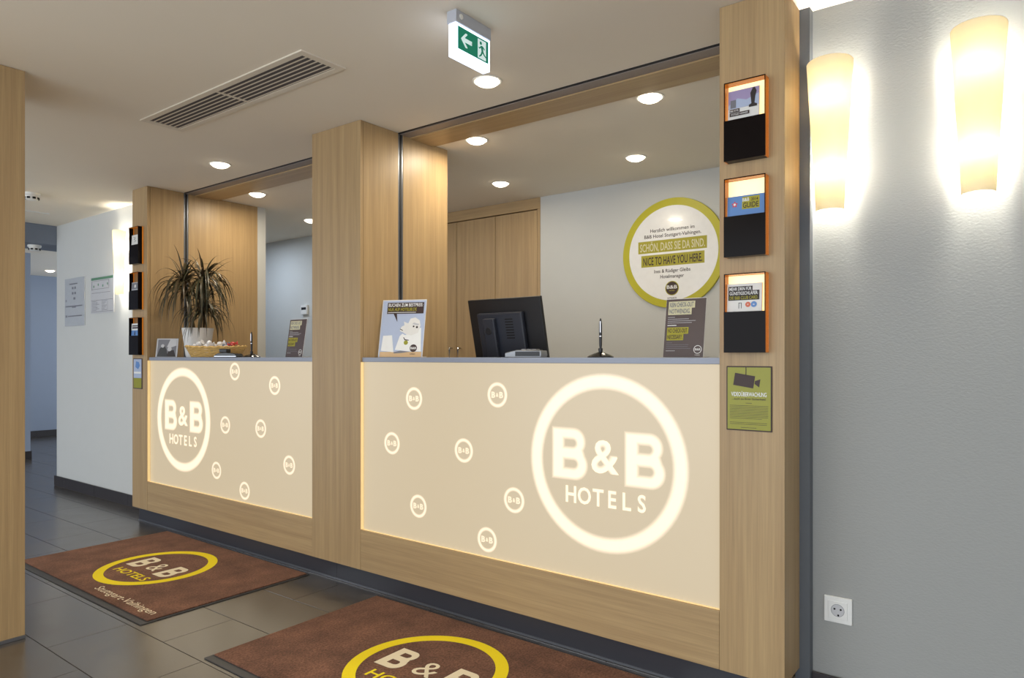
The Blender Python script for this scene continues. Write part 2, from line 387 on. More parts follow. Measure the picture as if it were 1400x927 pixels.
skirting('baseboard_corridor_end', 'dark skirting at the far corridor wall', -11.4, -11.388, 2.0, 5.4, 'y', 0.60)
skirting('baseboard_corridor_side', 'dark skirting at the near corridor corner', -9.0, -8.988, -2.0, 2.95, 'y', 0.60)
# soffit over the counter: shutter slot and oak board
struct(box('trim_1', 'oak_level', -4.824, -0.846, 2.595, 2.775, CEIL-0.012, CEIL+0.01), 'long oak soffit board over the counter openings', 'trim')
struct(box('trim_2', 'shutter_bar', -4.824, -0.846, 2.530, 2.594, CEIL-0.006, CEIL+0.01), 'narrow grey shutter slot along the ceiling', 'trim')
struct(box('trim_3', 'rail_slot', -4.824, -0.846, 2.516, 2.529, CEIL-0.003, CEIL+0.01), 'thin dark gap between ceiling and shutter slot', 'trim')
struct(box('trim_4', 'strip_grey', -0.652, -0.606, 2.437, 2.475+0.1, 0, CEIL), 'slim grey upright strip between column and wall', 'trim')
struct(box('trim_5', 'fixture_white', -6.40, -6.385, 0.6, 2.22, CEIL-0.006, CEIL+0.01), 'thin white joint strip in the lobby ceiling', 'trim')

# ------------------------------------------------------------ oak columns
def column(label, x0, x1, ydeep, name='oak_column', kick=True, rail=True, inner=True):
    t = thing(name, label, 'column', ((x0+x1)/2, FRONT+0.1, 0))
    t_in = Matrix.Translation(-Vector(t.location))
    def part(n, m_, a, b_, c, d, e, f, bev=0.0015):
        o = box(n, m_, a, b_, c, d, e, f, t, bev); o.matrix_parent_inverse = t_in; return o
    part('front_board', 'oak_upright', x0, x1, FRONT, FRONT+0.019, KICK, CEIL-0.001)
    part('side_board', 'oak_upright', x0+0.002, x1-0.0015, FRONT+0.0215, 2.515 if rail else 2.437, KICK, CEIL-0.001)
    if inner:
        part('inner_board', 'oak_upright', x0+0.01, x1-0.001, 2.549, ydeep, KICK, CEIL-0.002)
    if rail:
        part('shutter_rail', 'rail_grey', x0+0.008, x1-0.003, 2.516, 2.548, TOP+0.001, CEIL-0.004, 0)
        part('rail_groove', 'rail_slot', x1-0.0035, x1-0.001, 2.526, 2.539, TOP+0.002, CEIL-0.005, 0)
    return t
column('narrow light oak column beside the notice wall with brochure pockets', -5.037, -4.823, 3.097)
column('oak column standing between the two counter panels', -3.025, -2.646, 2.891)
column('oak column with brochure pockets beside the wall sconces', -0.847, -0.637, 3.0, rail=False, inner=False)
t = thing('oak_column', 'free-standing oak column in front of the doormat with metal foot strip', 'column', (-3.5, 0.7, 0))
for n, m_, a in (('body', 'oak_upright', (-3.72, -3.287, 0.2, 1.055, 0.014, CEIL-0.001)), ('foot_strip', 'grey_metal', (-3.722, -3.285, 0.198, 1.057, 0, 0.014))):
    o = box(n, m_, *a, t, 0.0015); o.matrix_parent_inverse = Matrix.Translation(-Vector(t.location))
# white wall end behind the narrow column
struct(box('wall_stub', 'white_paint', -5.02, -4.826, 3.099, 3.17, 0, CEIL), 'white wall end behind the narrow column', 'wall')
# ------------------------------------------------------------ counters
def counter(label, x0, x1, big, smalls):
    t = thing('reception_counter', label, 'counter', ((x0+x1)/2, FRONT+0.2, 0)); inv = Matrix.Translation(-Vector(t.location))
    def own(o, p=None):
        if p is None: o.matrix_parent_inverse = inv
        return o
    own(box('lower_board', 'oak_level', x0+0.001, x1-0.001, FRONT+0.001, FRONT+0.02, KICK, 0.298, t, 0.0015))
    own(box('worktop', 'counter_laminate', x0+0.001, x1-0.001, FRONT+0.012, 2.72, TOP-0.022, TOP, t, 0.0015))
    own(box('inner_panel', 'white_paint', x0+0.001, x1-0.001, 2.66, 2.70, 0.0, TOP-0.0225, t))
    own(box('ledge', 'fixture_white', x0+0.001, x1-0.001, FRONT+0.0205, FRONT+0.06, 0.27, 0.2985, t))
    y = FRONT+0.020
    g = own(box('glass_panel', 'backlit_glass', x0+0.003, x1-0.003, y, y+0.012, 0.300, TOP-0.0225, t))
    own(box('painted_edge_light', 'painted_spill', x0+0.003, x1-0.003, FRONT+0.010, FRONT+0.0196, 0.2985, 0.3000, t))  # glowing strip stands in for panel light falling on the ledge
    own(box('painted_edge_light', 'painted_spill', x0+0.0005, x0+0.0028, FRONT+0.003, FRONT+0.0196, 0.3005, TOP-0.023, t))  # upright glowing strip painted in as panel light on the column reveal
    # big emblem
    cx, cz, R_ = big
    k = R_/0.334
    soft_ring('emblem_ring', cx, cz, R_-0.004, R_-0.052*k, 0.010*k, g, y)
    soft('emblem_letter', lambda off: loops_mesh(B_loops(), off/(0.193*k), 0), lambda me, yy: place_fixed(me, cx-0.228*k, cz-0.073*k, 0.154*k, 0.193*k, yy), 0.0065*k, g, y, steps=7)
    soft('emblem_letter', lambda off: loops_mesh(B_loops(), off/(0.193*k), 0), lambda me, yy: place_fixed(me, cx+0.091*k, cz-0.073*k, 0.154*k, 0.193*k, yy), 0.0065*k, g, y, steps=7)
    soft('emblem_ampersand', lambda off: text_mesh('&', 0.02+off/0.18), lambda me, yy: place_glyph(me, cx+0.005*k, cz-0.040*k, 0.126*k, 0.117*k, yy), 0.0035*k, g, y, steps=5)
    for i, ch in enumerate('HOTELS'):
        soft('emblem_lettering', lambda off: text_mesh(ch, 0.020+off/0.1), lambda me, yy: place_glyph(me, cx+(-0.145+0.0602*i)*k, cz-0.165*k, 0.065*k, None, yy), 0.0012*k, g, y, steps=4)
    for (sx, sz) in smalls:
        soft_ring('small_emblem', sx, sz, 0.051, 0.040, 0.0045, g, y, hi=0.95, n=40)
        for dx, ch, h_, w_ in ((-0.021, 'B', 0.026, 0.020), (0.0, '&', 0.016, 0.013), (0.021, 'B', 0.026, 0.020)):
            soft('small_emblem_letter', lambda off: text_mesh(ch, 0.04+off), lambda me, yy: place_glyph(me, sx+dx, sz-h_/2, h_, w_, yy), 0.03, g, y, hi=0.8, steps=4)
    return t
def place_fixed(me, x, z, sx, sz, y):
    for v in me.vertices: v.co = (x+v.co.x*sx/0.805, y, z+v.co.y*sz)
def place_glyph(me, cx, z, h, w, y):
    xs = [v.co.x for v in me.vertices]; ys = [v.co.y for v in me.vertices]; x0, x1, y0, y1 = min(xs), max(xs), min(ys), max(ys)
    if w is None: w = 0.86*h*(x1-x0)/(y1-y0)
    for v in me.vertices: v.co = (cx+(v.co.x-(x0+x1)/2)*w/(x1-x0), y, z+(v.co.y-y0)*h/(y1-y0))
counter('reception counter with backlit glass panel below the potted plant', -4.823, -3.025, (-4.387, 0.742, 0.334),
        [(-3.784, 1.059), (-3.385, .986), (-3.887, .737), (-3.519, .738), (-3.985, .455), (-3.251, .556), (-3.681, .366)])
counter('reception counter with backlit glass panel below the computer monitor', -2.646, -0.847, (-1.297, 0.747, 0.334),
        [(-2.296, .953), (-1.806, .986), (-2.443, .736), (-1.992, .738), (-2.268, .46), (-1.718, .556), (-1.861, .371)])
kb = thing('plinth', 'dark grey recessed plinth under the reception counters', 'plinth', (-2.85, 2.31, 0))
for a, b_ in ((-5.03, -2.880), (-2.878, -0.652)):
    o = box('plinth_board', 'kick_laminate', a, b_, 2.303, 2.33, 0.006, KICK-0.001, kb); o.matrix_parent_inverse = Matrix.Translation(-Vector(kb.location))
o = box('sealing_strip', 'grey_metal', -5.03, -0.652, 2.299, 2.303, 0.001, 0.010, kb); o.matrix_parent_inverse = Matrix.Translation(-Vector(kb.location))
# staff desk behind the counter
t = thing('staff_desk', 'low white staff desk behind the counter carrying the monitor', 'desk', (-1.75, 3.02, 0))
for n, a in (('desk_top', (-0.84, 0.84, -0.30, 0.35, 0.72, 0.75)), ('desk_leg', (-0.84, -0.81, -0.28, 0.33, 0, 0.719)), ('desk_leg', (0.81, 0.84, -0.28, 0.33, 0, 0.719))):
    box(n, 'white_paint', *a, t, 0.002)

# ------------------------------------------------------------ built-in cabinets of the office
def cabinet(x0, x1, label, side, handle):
    t = thing('cabinet', label, 'cabinet', ((x0+x1)/2, BACK, 0)); w = (x1-x0)/2
    box('body', 'oak_upright', -w+0.001, w-0.001, 0.022, 0.50, 0.0, 2.222, t)
    d = box('door', 'oak_upright', -w+0.0025, w-0.0025, 0.0, 0.020, 0.08, 2.218, t, 0.001)
    if handle:
        hx = side*(w-0.045)
        MB().tube([(hx, 0, 1.09), (hx, -0.032, 1.09), (hx, -0.034, 1.10), (hx, -0.034, 1.205), (hx, -0.032, 1.215), (hx, 0, 1.215)], 0.006, 8).build('handle', 'chrome', d, smooth=True)
cabinet(-4.098, -3.704, 'tall oak cabinet door hinged beside the hidden office corner', 1, True)
cabinet(-3.704, -3.308, 'tall oak cabinet door between two others, handle at its edge', -1, True)
cabinet(-3.308, -2.913, 'tall oak cabinet door next to the white office wall', 1, False)
struct(box('trim_6', 'oak_level', -4.10, -2.887, BACK-0.002, BACK+0.4, 2.226, CEIL-0.001), 'oak fascia above the tall cabinets', 'trim')
struct(box('trim_7', 'oak_upright', -2.912, -2.888, BACK-0.002, BACK+0.4, 0, 2.225), 'oak end strip beside the tall cabinets', 'trim')

# ------------------------------------------------------------ ceiling fittings
def downlight(x, y, label, group, watts=LAMP_W, colour=WARM):
    t = thing('downlight', label, 'ceiling light', (x, y, CEIL), group=group)
    MB().lathe([(0.062, -0.004), (0.062, 0.004), (0.054, 0.004), (0.052, -0.004)][:2], 32).build('trim_ring', 'fixture_white', t, smooth=True)
    MB().lathe([(0.010, -0.024), (0.026, -0.021), (0.042, -0.014), (0.053, -0.0045)], 32).build('lens', 'lamp_glow', t, smooth=True)
    l = bpy.data.lights.new('downlight_lamp', 'AREA'); l.shape = 'DISK'; l.size = 0.10; l.energy = watts; l.color = colour
    o = bpy.data.objects.new('downlight_lamp', l); COL.objects.link(o); o.parent = t; o.location = (0, 0, -0.026)
downlight(-3.935, 2.275, 'round white downlight in the lobby ceiling above the plant counter', None)
downlight(-1.851, 2.268, 'round white downlight in the lobby ceiling near the exit sign', None)
downlight(-4.441, 2.850, 'round downlight inside the office above the potted plant', None, 4.5)
downlight(-2.399, 2.850, 'round downlight inside the office next to the middle oak column', None, 4.5)
downlight(-1.386, 2.850, 'round downlight at the soffit edge above the pen stand', None, 2.6)
downlight(-2.870, 3.659, 'round downlight in front of the tall oak cabinets', None, 1.4)
downlight(-1.870, 3.658, 'round downlight in front of the round welcome sign', None, 1.4)
downlight(-4.931, 3.672, 'round downlight deep in the office, half hidden by the column', None, 1.4)
downlight(-5.95, 3.55, 'added unseen blue downlight brightening the office wall behind the narrow column', None, 7.5, (0.70, 0.83, 1.0))  # no such lamp in view; added to brighten the left office wall
downlight(-10.6, 3.69, 'round downlight at the far end of the corridor', None, 0.8)
for x in (-5.2, -1.85, 0.3): downlight(x, -0.2, 'added unseen downlight in the open part of the lobby ceiling', 'added lobby downlights')  # lamps added out of view to raise the lobby brightness
# air vent
t = thing('air_vent', 'long slatted air vent set in the lobby ceiling', 'air vent', (-2.864, 1.716, CEIL))
hx, hy = 0.645, 0.106
box('backing', 'vent_dark', -hx+0.03, hx-0.03, -hy+0.025, hy-0.025, -0.0015, 0.012, t)
fr = MB(); fr.box(-hx, hx, -hy, -hy+0.028, -0.006, 0.008); fr.box(-hx, hx, hy-0.028, hy, -0.006, 0.008); fr.box(-hx, -hx+0.034, -hy+0.028, hy-0.028, -0.006, 0.008); fr.box(hx-0.034, hx, -hy+0.028, hy-0.028, -0.006, 0.008)
fr.build('frame', 'vent_metal', t)
box('crossbar', 'vent_metal', -0.006, 0.006, -hy+0.028, hy-0.028, -0.005, -0.0015, t)
for k in range(6):
    yy = -hy+0.044+k*0.0248
    for a, b_ in ((-hx+0.035, -0.007), (0.007, hx-0.035)):
        MB().add([(a, yy, -0.005), (b_, yy, -0.005), (b_, yy+0.0085, -0.005), (a, yy+0.0085, -0.005), (a, yy+0.008, 0.0), (b_, yy+0.008, 0.0), (b_, yy+0.0165, 0.0), (a, yy+0.0165, 0.0)],
                 [(0, 1, 2, 3), (4, 7, 6, 5), (0, 4, 5, 1), (3, 2, 6, 7), (0, 3, 7, 4), (1, 5, 6, 2)]).build('slat', 'vent_metal', t)
# exit sign: local X runs away along +Y, front faces +X
t = thing('exit_sign', 'lit green emergency exit sign with arrow hanging from the ceiling', 'exit sign', (-1.549, 1.825, CEIL), (0, 0, PI/2))
box('housing', 'exit_housing', -0.093, 0.093, -0.002, 0.040, -0.042, 0.0, t, 0.002)
MB().lathe([(0.009, 0), (0.009, 0.002), (0.006, 0.003)], 16).build('test_button', 'fixture_white', t).matrix_local = Matrix.Translation((-0.068, -0.002, -0.020)) @ Matrix.Rotation(PI/2, 4, 'X')
box('light_plate', 'exit_glow', -0.091, 0.091, 0.002, 0.034, -0.153, -0.0425, t, 0.002)
rect('green_panel', 'exit_green', -0.080, 0.080, -0.128, -0.052, 0.0005, t, 0.0014)
ar = [(-0.066, -0.090), (-0.043, -0.066), (-0.034, -0.066), (-0.034, -0.069), (-0.048, -0.083), (-0.010, -0.083), (-0.010, -0.097), (-0.048, -0.097), (-0.034, -0.111), (-0.034, -0.114), (-0.043, -0.114)]
poly('arrow', 'exit_white', ar, -0.0003, t)
rect('door_symbol', 'exit_white', 0.022, 0.066, -0.124, -0.058, -0.0003, t)
disc('runner_symbol', 'exit_green', 0.037, -0.070, 0.006, -0.0008, t, n=20)
poly('runner_symbol', 'exit_green', [(0.038, -0.078), (0.048, -0.078), (0.060, -0.086), (0.057, -0.089), (0.049, -0.084), (0.051, -0.096), (0.060, -0.106), (0.068, -0.110), (0.066, -0.114), (0.056, -0.110), (0.047, -0.102), (0.042, -0.112), (0.030, -0.120), (0.027, -0.117), (0.037, -0.108), (0.041, -0.097), (0.038, -0.085), (0.031, -0.092), (0.025, -0.088), (0.027, -0.085), (0.031, -0.087)], -0.0008, t)
# smoke detectors
def detector(x, y, label, z=CEIL):
    t = thing('smoke_detector', label, 'smoke detector', (x, y, z))
    MB().lathe([(0.050, -0.018), (0.053, -0.014), (0.053, 0.0)], 28).build('base', 'fixture_white', t, smooth=True)
    MB().lathe([(0.018, -0.050), (0.034, -0.048), (0.042, -0.040), (0.044, -0.0185)], 28).build('head', 'fixture_white', t, smooth=True)
    for k in range(8):
        a = k*PI/4; o = box('sensor_slot', 'hole_black', -0.010, 0.010, -0.002, 0.002, -0.044, -0.030, t); o.location = (0.0435*math.cos(a), 0.0435*math.sin(a), 0); o.rotation_euler = (0, 0, a+PI/2)
detector(-5.70, 1.87, 'white smoke detector on the lobby ceiling beside the free-standing column')
detector(-7.13, 2.36, 'white smoke detector under the beam at the corridor entrance', 2.14)

# ------------------------------------------------------------ wall sconces
def sconce(x, label):
    t = thing('wall_sconce', label, 'wall lamp', (x, WALL, 1.625)); H = 0.48; n = 22; m_ = 16
    def shell(rt, rb, dt, db, gap):
        vs = []
        for j in range(m_+1):
            f = j/m_; rx = rb+(rt-rb)*f; dy = db+(dt-db)*f
            for i in range(n+1):
                a = PI*i/n; vs.append((-rx*math.cos(a), -gap-dy*math.sin(a)**0.85, H*f+0.010*(f**2)*math.sin(a)))
        return vs
    o_ = shell(0.071, 0.043, 0.062, 0.042, 0.030); i_ = shell(0.0685, 0.0405, 0.0595, 0.0395, 0.030)
    fs = []; q = len(o_); R_ = n+1
    for j in range(m_):
        for i in range(n):
            fs.append((j*R_+i, j*R_+i+1, (j+1)*R_+i+1, (j+1)*R_+i)); fs.append((q+j*R_+i+1, q+j*R_+i, q+(j+1)*R_+i, q+(j+1)*R_+i+1))
        fs.append((j*R_, (j+1)*R_, q+(j+1)*R_, q+j*R_)); fs.append((j*R_+n, q+j*R_+n, q+(j+1)*R_+n, (j+1)*R_+n))
    for i in range(n):
        fs.append((i, q+i, q+i+1, i+1)); fs.append((m_*R_+i, m_*R_+i+1, q+m_*R_+i+1, q+m_*R_+i))
    MB().add(o_+i_, fs).build('shade', 'opal_shade', t, smooth=True)
    br = MB(); br.box(-0.016, 0.016, -0.008, -0.001, 0.06, 0.42); br.build('back_plate', 'fixture_white', t, 0.001)
    for z, rr_, e in ((0.125, 0.016, 17.0), (0.365, 0.016, 8.0)):
        bu = MB().lathe([(0.004, -0.022), (0.012, -0.016), (rr_, 0), (0.012, 0.016), (0.004, 0.022)], 16, (0, -0.046, z)).build('bulb', 'bulb_glow', t, smooth=True)
        MB().tube([(0, -0.008, z-0.025), (0, -0.030, z-0.030), (0, -0.040, z-0.022)], 0.006, 8).build('bulb_holder', 'fixture_white', t, smooth=True)
        l = bpy.data.lights.new('sconce_lamp', 'POINT'); l.energy = e; l.color = (1.0, 0.95, 0.82); l.shadow_soft_size = 0.026
        lo = bpy.data.objects.new('sconce_lamp', l); COL.objects.link(lo); lo.parent = t; lo.location = (0, -0.046, z)
sconce(-0.545, 'glowing half-cone wall sconce next to the grey strip by the oak column')
sconce(-0.140, 'glowing half-cone wall sconce away from the column, on bare wall')
sconce(-5.625, 'glowing half-cone wall sconce beside the wall notices')

# ------------------------------------------------------------ brochure pockets on the columns
def pocket(x, z, label, leaf, lit=True):
    t = thing('brochure_holder', label, 'brochure holder', (x, FRONT, z))      # origin at the bottom centre, front -Y
    w, h, d = 0.066, 0.255, 0.034
    box('light_panel', 'niche_glow' if lit else 'niche_dim', -w+0.003, w-0.003, -0.003, -0.0005, 0.004, h-0.004, t)
    for a in ((-w, -w+0.003), (w-0.003, w)):
        if lit: box('side_pane', 'amber_acrylic', *a, -d, -0.0004, 0, h, t)
        else: box('side_pane', 'smoke_acrylic', *a, -d, -0.0085, 0, h, t); box('glowing_edge', 'amber_edge', *a, -0.0083, -0.0004, 0, h, t)
    box('top_pane', 'amber_acrylic', -w+0.0032, w-0.0032, -d, -0.0004, h-0.003, h, t)
    box('bottom_pane', 'smoke_acrylic', -w+0.0032, w-0.0032, -d, -0.0004, 0, 0.003, t)
    for a in ((-w-0.0005, -w+0.0022, 0.13, h), (w-0.0022, w+0.0005, 0.13, h)): box('front_rim', 'smoke_acrylic', a[0], a[1], -d-0.0022, -d-0.0002, a[2], a[3], t)
    box('front_rim', 'smoke_acrylic', -w-0.0005, w+0.0005, -d-0.0022, -d-0.0002, h-0.0022, h+0.0005, t)
    box('pocket_front', 'smoke_acrylic', -w-0.001, w+0.001, -d-0.003, -d-0.0002, 0, 0.132, t, 0.0005)
    return t
def leaflet(name, x, z, label, w, h, mat, dx=0.0, group=None):
    t = thing(name, label, 'brochure', (x+dx, FRONT-0.026, z+0.004), (-math.radians(3), 0, 0))
    box('sheets', mat, -w, w, -0.003, 0.003, 0, h, t)
    return t
RX = -0.752
for i, z in enumerate((1.781, 1.469, 1.159)):
    pocket(RX, z, ['topmost amber-edged brochure holder on the column by the sconces', 'amber-edged brochure holder holding the blue guide, column by the sconces', 'amber-edged brochure holder above the olive camera notice'][i], i)
t = leaflet('brochure', RX, 1.781, 'brochure with lilac city picture in the holder by the sconces', 0.050, 0.228, 'paper', -0.008)
rect('picture', 'lilac_print', -0.049, 0.049, 0.168, 0.226, -0.0038, t)
rect('picture_tower', 'grey_print', -0.042, -0.024, 0.170, 0.196, -0.0044, t)
poly('picture_hill', 'sky_print', [(-0.049, 0.180), (-0.02, 0.200), (0.01, 0.190), (0.049, 0.205), (0.049, 0.168), (-0.049, 0.168)], -0.0041, t, 0.0002)
poly('picture_statue', 'ink', [(0.018, 0.163), (0.044, 0.163), (0.044, 0.170), (0.036, 0.174), (0.038, 0.196), (0.042, 0.212), (0.036, 0.225), (0.030, 0.225), (0.022, 0.208), (0.024, 0.192), (0.026, 0.174), (0.018, 0.170)], -0.0048, t)
for a, b_, z, s in ((-0.044, -0.012, 0.1565, 'B&B HOTEL'), (-0.044, 0.020, 0.144, 'STUTTGART-VAIHINGEN')):
    rect('title_box', 'brown_ink', a, b_, z-0.0015, z+0.0095, -0.0052, t); text(s, 'white_print', (a+b_)/2, z+0.001, 0.0055, -0.0058, t, w=(b_-a)*0.86)
t = leaflet('brochure', RX, 1.481, 'blue guide brochure with bold green title in the holder', 0.060, 0.182, 'blue_print', 0.0)
rect('title_box', 'olive_print', -0.012, 0.044, 0.137, 0.177, -0.0037, t)
text('B&B', 'white_print', 0.000, 0.162, 0.011, -0.0043, t, w=0.022); text('2014', 'brown_ink', 0.028, 0.162, 0.009, -0.0043, t, w=0.022); text('GUIDE', 'brown_ink', 0.016, 0.141, 0.017, -0.0043, t, w=0.050, bold=0.014)
star = []
for k in range(10): a = PI/2+k*PI/5; rr_ = 0.011 if k % 2 == 0 else 0.006; star.append((-0.036+rr_*math.cos(a), 0.155+rr_*math.sin(a)))
poly('star', 'red_print', star, -0.0037, t); disc('star_centre', 'white_print', -0.036, 0.155, 0.004, -0.0043, t, n=16)
t = leaflet('brochure', RX, 1.167, 'white leaflet with black title boxes above the olive camera notice', 0.056, 0.212, 'paper', -0.005)
for a, b_, z, s, mt in ((-0.052, 0.026, 0.188, 'MEHR DRIN FÜR', 'white_print'), (-0.052, 0.048, 0.1735, 'GÜNSTIGSCHLÄFER:', 'white_print'), (-0.052, 0.048, 0.159, 'DIE B&B CLUB CARD.', 'olive_print')):
    rect('title_box', 'ink', a, b_, z-0.0015, z+0.0150, -0.0037, t); text(s, mt, (a+b_)/2, z+0.0015, 0.0105, -0.0043, t, w=(b_-a)*0.92, bold=0.014)
disc('round_badge', 'orange_print', 0.012, 0.143, 0.0085, -0.0037, t, n=24); disc('round_badge', 'blue_print', 0.031, 0.143, 0.0095, -0.0042, t, n=24)
text('+', 'white_print', 0.012, 0.1395, 0.007, -0.0045, t); text('≈', 'white_print', 0.031, 0.1395, 0.007, -0.0049, t)
rect('card_outline', 'ink', -0.018, -0.0165, 0.131, 0.150, -0.0037, t); rect('card_outline', 'ink', -0.010, -0.0085, 0.131, 0.148, -0.0037, t); rect('card_outline', 'ink', -0.018, -0.0085, 0.148, 0.1495, -0.0040, t)
# left column
LX = -4.942
for i, z in enumerate((1.781, 1.469, 1.159)):
    pocket(LX, z, ['topmost amber-edged brochure holder on the narrow column by the plant', 'amber-edged brochure holder with photo card on the narrow column', 'lowest amber-edged brochure holder on the narrow column by the plant'][i], i, False)
t = leaflet('brochure', LX, 1.781, 'tilted white flyer with scribble in the narrow column holder', 0.052, 0.20, 'paper', -0.008)
MB().tube([(-0.02, -0.0045, 0.185), (0.005, -0.0045, 0.178), (-0.012, -0.0045, 0.168), (0.012, -0.0045, 0.158), (-0.005, -0.0045, 0.150)], 0.0012, 6).build('scribble', 'ink', t)
t = leaflet('brochure', LX, 1.469, 'grey photo card in the middle holder of the narrow column', 0.052, 0.185, 'light_grey_print', -0.006)
rect('picture', 'grey_print', -0.048, 0.048, 0.138, 0.180, -0.0037, t); disc('picture_spot', 'paper', 0.0, 0.158, 0.012, -0.0043, t, n=18)
t = leaflet('brochure', LX, 1.159, 'blue travel leaflet with dark tower in the narrow column holder', 0.052, 0.212, 'blue_print', -0.010)
rect('header', 'white_print', -0.052, 0.052, 0.165, 0.212, -0.0037, t); rect('header_bar', 'ink', -0.04, 0.04, 0.192, 0.200, -0.0043, t); rect('header_bar', 'brown_print', -0.04, 0.04, 0.176, 0.188, -0.0043, t)
poly('picture_tower', 'ink', [(-0.008, 0.133), (-0.003, 0.160), (0.003, 0.160), (0.008, 0.133)], -0.0040, t)
t = thing('small_notice', 'small blue and green notice under the narrow column holders', 'notice', (-4.952, FRONT-0.0005, 0.925))
box('plate', 'brown_print', -0.064, 0.064, -0.003, 0, 0, 0.21, t); rect('sky', 'sky_print', -0.056, 0.056, 0.075, 0.204, -0.0037, t); rect('meadow', 'olive_sheet', -0.056, 0.056, 0.006, 0.075, -0.0037, t)
poly('map_shape', 'blue_print', [(-0.03, 0.15), (-0.02, 0.19), (0.02, 0.185), (0.035, 0.16), (0.01, 0.135)], -0.0043, t); rect('caption', 'white_print', -0.05, 0.05, 0.105, 0.118, -0.0043, t)
# camera notice
t = thing('camera_notice', 'olive video surveillance notice with drawn camera on the column', 'notice', (-0.748, FRONT-0.0005, 0.905))
box('frame', 'brown_ink', -0.0735, 0.0735, -0.004, 0, 0, 0.210, t, 0.001); rect('sheet', 'olive_sheet', -0.0695, 0.0695, 0.004, 0.206, -0.0045, t)
def rot(pts, cx, cz, a):
    a = math.radians(a); return [(cx+x*math.cos(a)-z*math.sin(a), cz+x*math.sin(a)+z*math.cos(a)) for x, z in pts]
poly('camera_body', 'brown_ink', rot([(-0.034, -0.020), (0.032, -0.020), (0.032, 0.020), (-0.034, 0.020)], -0.014, 0.163, -9), -0.0052, t)
poly('camera_lens', 'brown_ink', rot([(0.034, -0.005), (0.050, -0.013), (0.050, 0.013), (0.034, 0.005)], -0.014, 0.163, -9), -0.0052, t)
rect('camera_rod', 'brown_ink', -0.010, -0.0075, 0.180, 0.206, -0.0052, t)
text('VIDEOÜBERWACHUNG', 'white_print', 0, 0.112, 0.0135, -0.0052, t, w=0.114, bold=0.014)
text('...auch zu Ihrer Sicherheit!', 'brown_ink', 0, 0.1005, 0.0065, -0.0052, t, w=0.108)
for k in range(9): rect('small_print', 'brown_ink', -0.062, 0.062-0.02*(k == 8), 0.081-k*0.0052, 0.0822-k*0.0052, -0.0048, t, 0.0003)
for k in range(2): rect('small_print', 'brown_ink', -0.062, 0.058, 0.026-k*0.0052, 0.0272-k*0.0052, -0.0048, t, 0.0003)
rect('small_print', 'brown_ink', -0.025, 0.025, 0.010, 0.0112, -0.0048, t, 0.0003); rect('small_print', 'brown_ink', -0.010, 0.010, 0.0895, 0.0908, -0.0048, t, 0.0003)

# ------------------------------------------------------------ wall outlet, thermostat, notices
t = thing('wall_outlet', 'white square power socket low on the wall beside the column', 'wall socket', (-0.526, WALL, 0.312))
box('frame', 'outlet_white', -0.0425, 0.0425, -0.009, 0, -0.0425, 0.0425, t, 0.002); box('insert', 'outlet_white', -0.029, 0.029, -0.012, -0.0092, -0.029, 0.029, t, 0.001)
ring('socket_rim', 'grey_print', 0, 0, 0.0205, 0.0195, -0.0125, t, 0.0006); disc('socket_well', 'light_grey_print', 0, 0, 0.0195, -0.0122, t)
for a in ((-0.0095, 0.004), (0.0095, 0.004), (0.002, -0.0155)): disc('socket_hole', 'hole_black', a[0], a[1], 0.0032, -0.0128, t, n=14)
t = thing('thermostat', 'small white thermostat with dark display on the office wall', 'thermostat', (-5.655, BACK, 1.60))
box('case', 'outlet_white', -0.048, 0.048, -0.022, 0, -0.045, 0.045, t, 0.003); rect('display', 'dark_plastic', -0.036, 0.036, 0.0, 0.024, -0.0232, t)
t = thing('wall_notice', 'tall clear-covered notice sheet on the wall nearest the corridor', 'notice', (-6.56, WALL, 1.41))
box('acrylic_cover', 'cover_grey', -0.20, 0.20, -0.008, 0, 0, 0.41, t, 0.001)
for k, (a, b_, z) in enumerate(((-0.10, 0.06, 0.355), (-0.05, -0.02, 0.315), (0.0, 0.03, 0.315), (-0.05, -0.02, 0.27), (0.0, 0.03, 0.27), (-0.02, 0.02, 0.225), (-0.18, -0.165, 0.21), (-0.18, 0.16, 0.165), (-0.05, 0.03, 0.155), (-0.18, -0.15, 0.075), (-0.13, 0.15, 0.08))):
    rect('print_mark', 'grey_print', a, b_, z, z+(0.010 if b_-a > 0.05 else 0.020), -0.0086, t)
t = thing('wall_notice', 'evacuation plan with green heading on the wall beside the sconce', 'notice', (-6.03, WALL, 1.50))
box('plate', 'light_grey_print', -0.21, 0.21, -0.006, 0, 0, 0.30, t, 0.001); rect('header', 'green_print', -0.20, 0.20, 0.272, 0.292, -0.0066, t)
for a, b_, c_, d_ in ((-0.19, 0.13, 0.262, 0.265), (-0.19, -0.183, 0.19, 0.262), (0.123, 0.13, 0.205, 0.262), (-0.19, 0.13, 0.196, 0.199), (-0.19, 0.15, 0.165, 0.168), (-0.2, 0.2, 0.105, 0.108), (-0.2, 0.2, 0.012, 0.015), (0.0, 0.003, 0.015, 0.105), (-0.1, -0.097, 0.015, 0.105), (0.1, 0.103, 0.015, 0.105)):
    rect('plan_line', 'grey_print', a, b_, c_, d_, -0.0066, t)
for k in range(10): rect('plan_room', 'light_grey_print' if k % 3 else 'green_print', -0.16+k*0.028, -0.142+k*0.028, 0.212+0.012*(k % 2), 0.230+0.012*(k % 2), -0.0066, t)
for k in range(7): rect('plan_text', 'grey_print', -0.19, -0.11+0.03*(k % 3), 0.095-k*0.012, 0.0985-k*0.012, -0.0066, t); rect('plan_text', 'grey_print', 0.01, 0.09-0.02*(k % 3), 0.095-k*0.012, 0.0985-k*0.012, -0.0066, t)

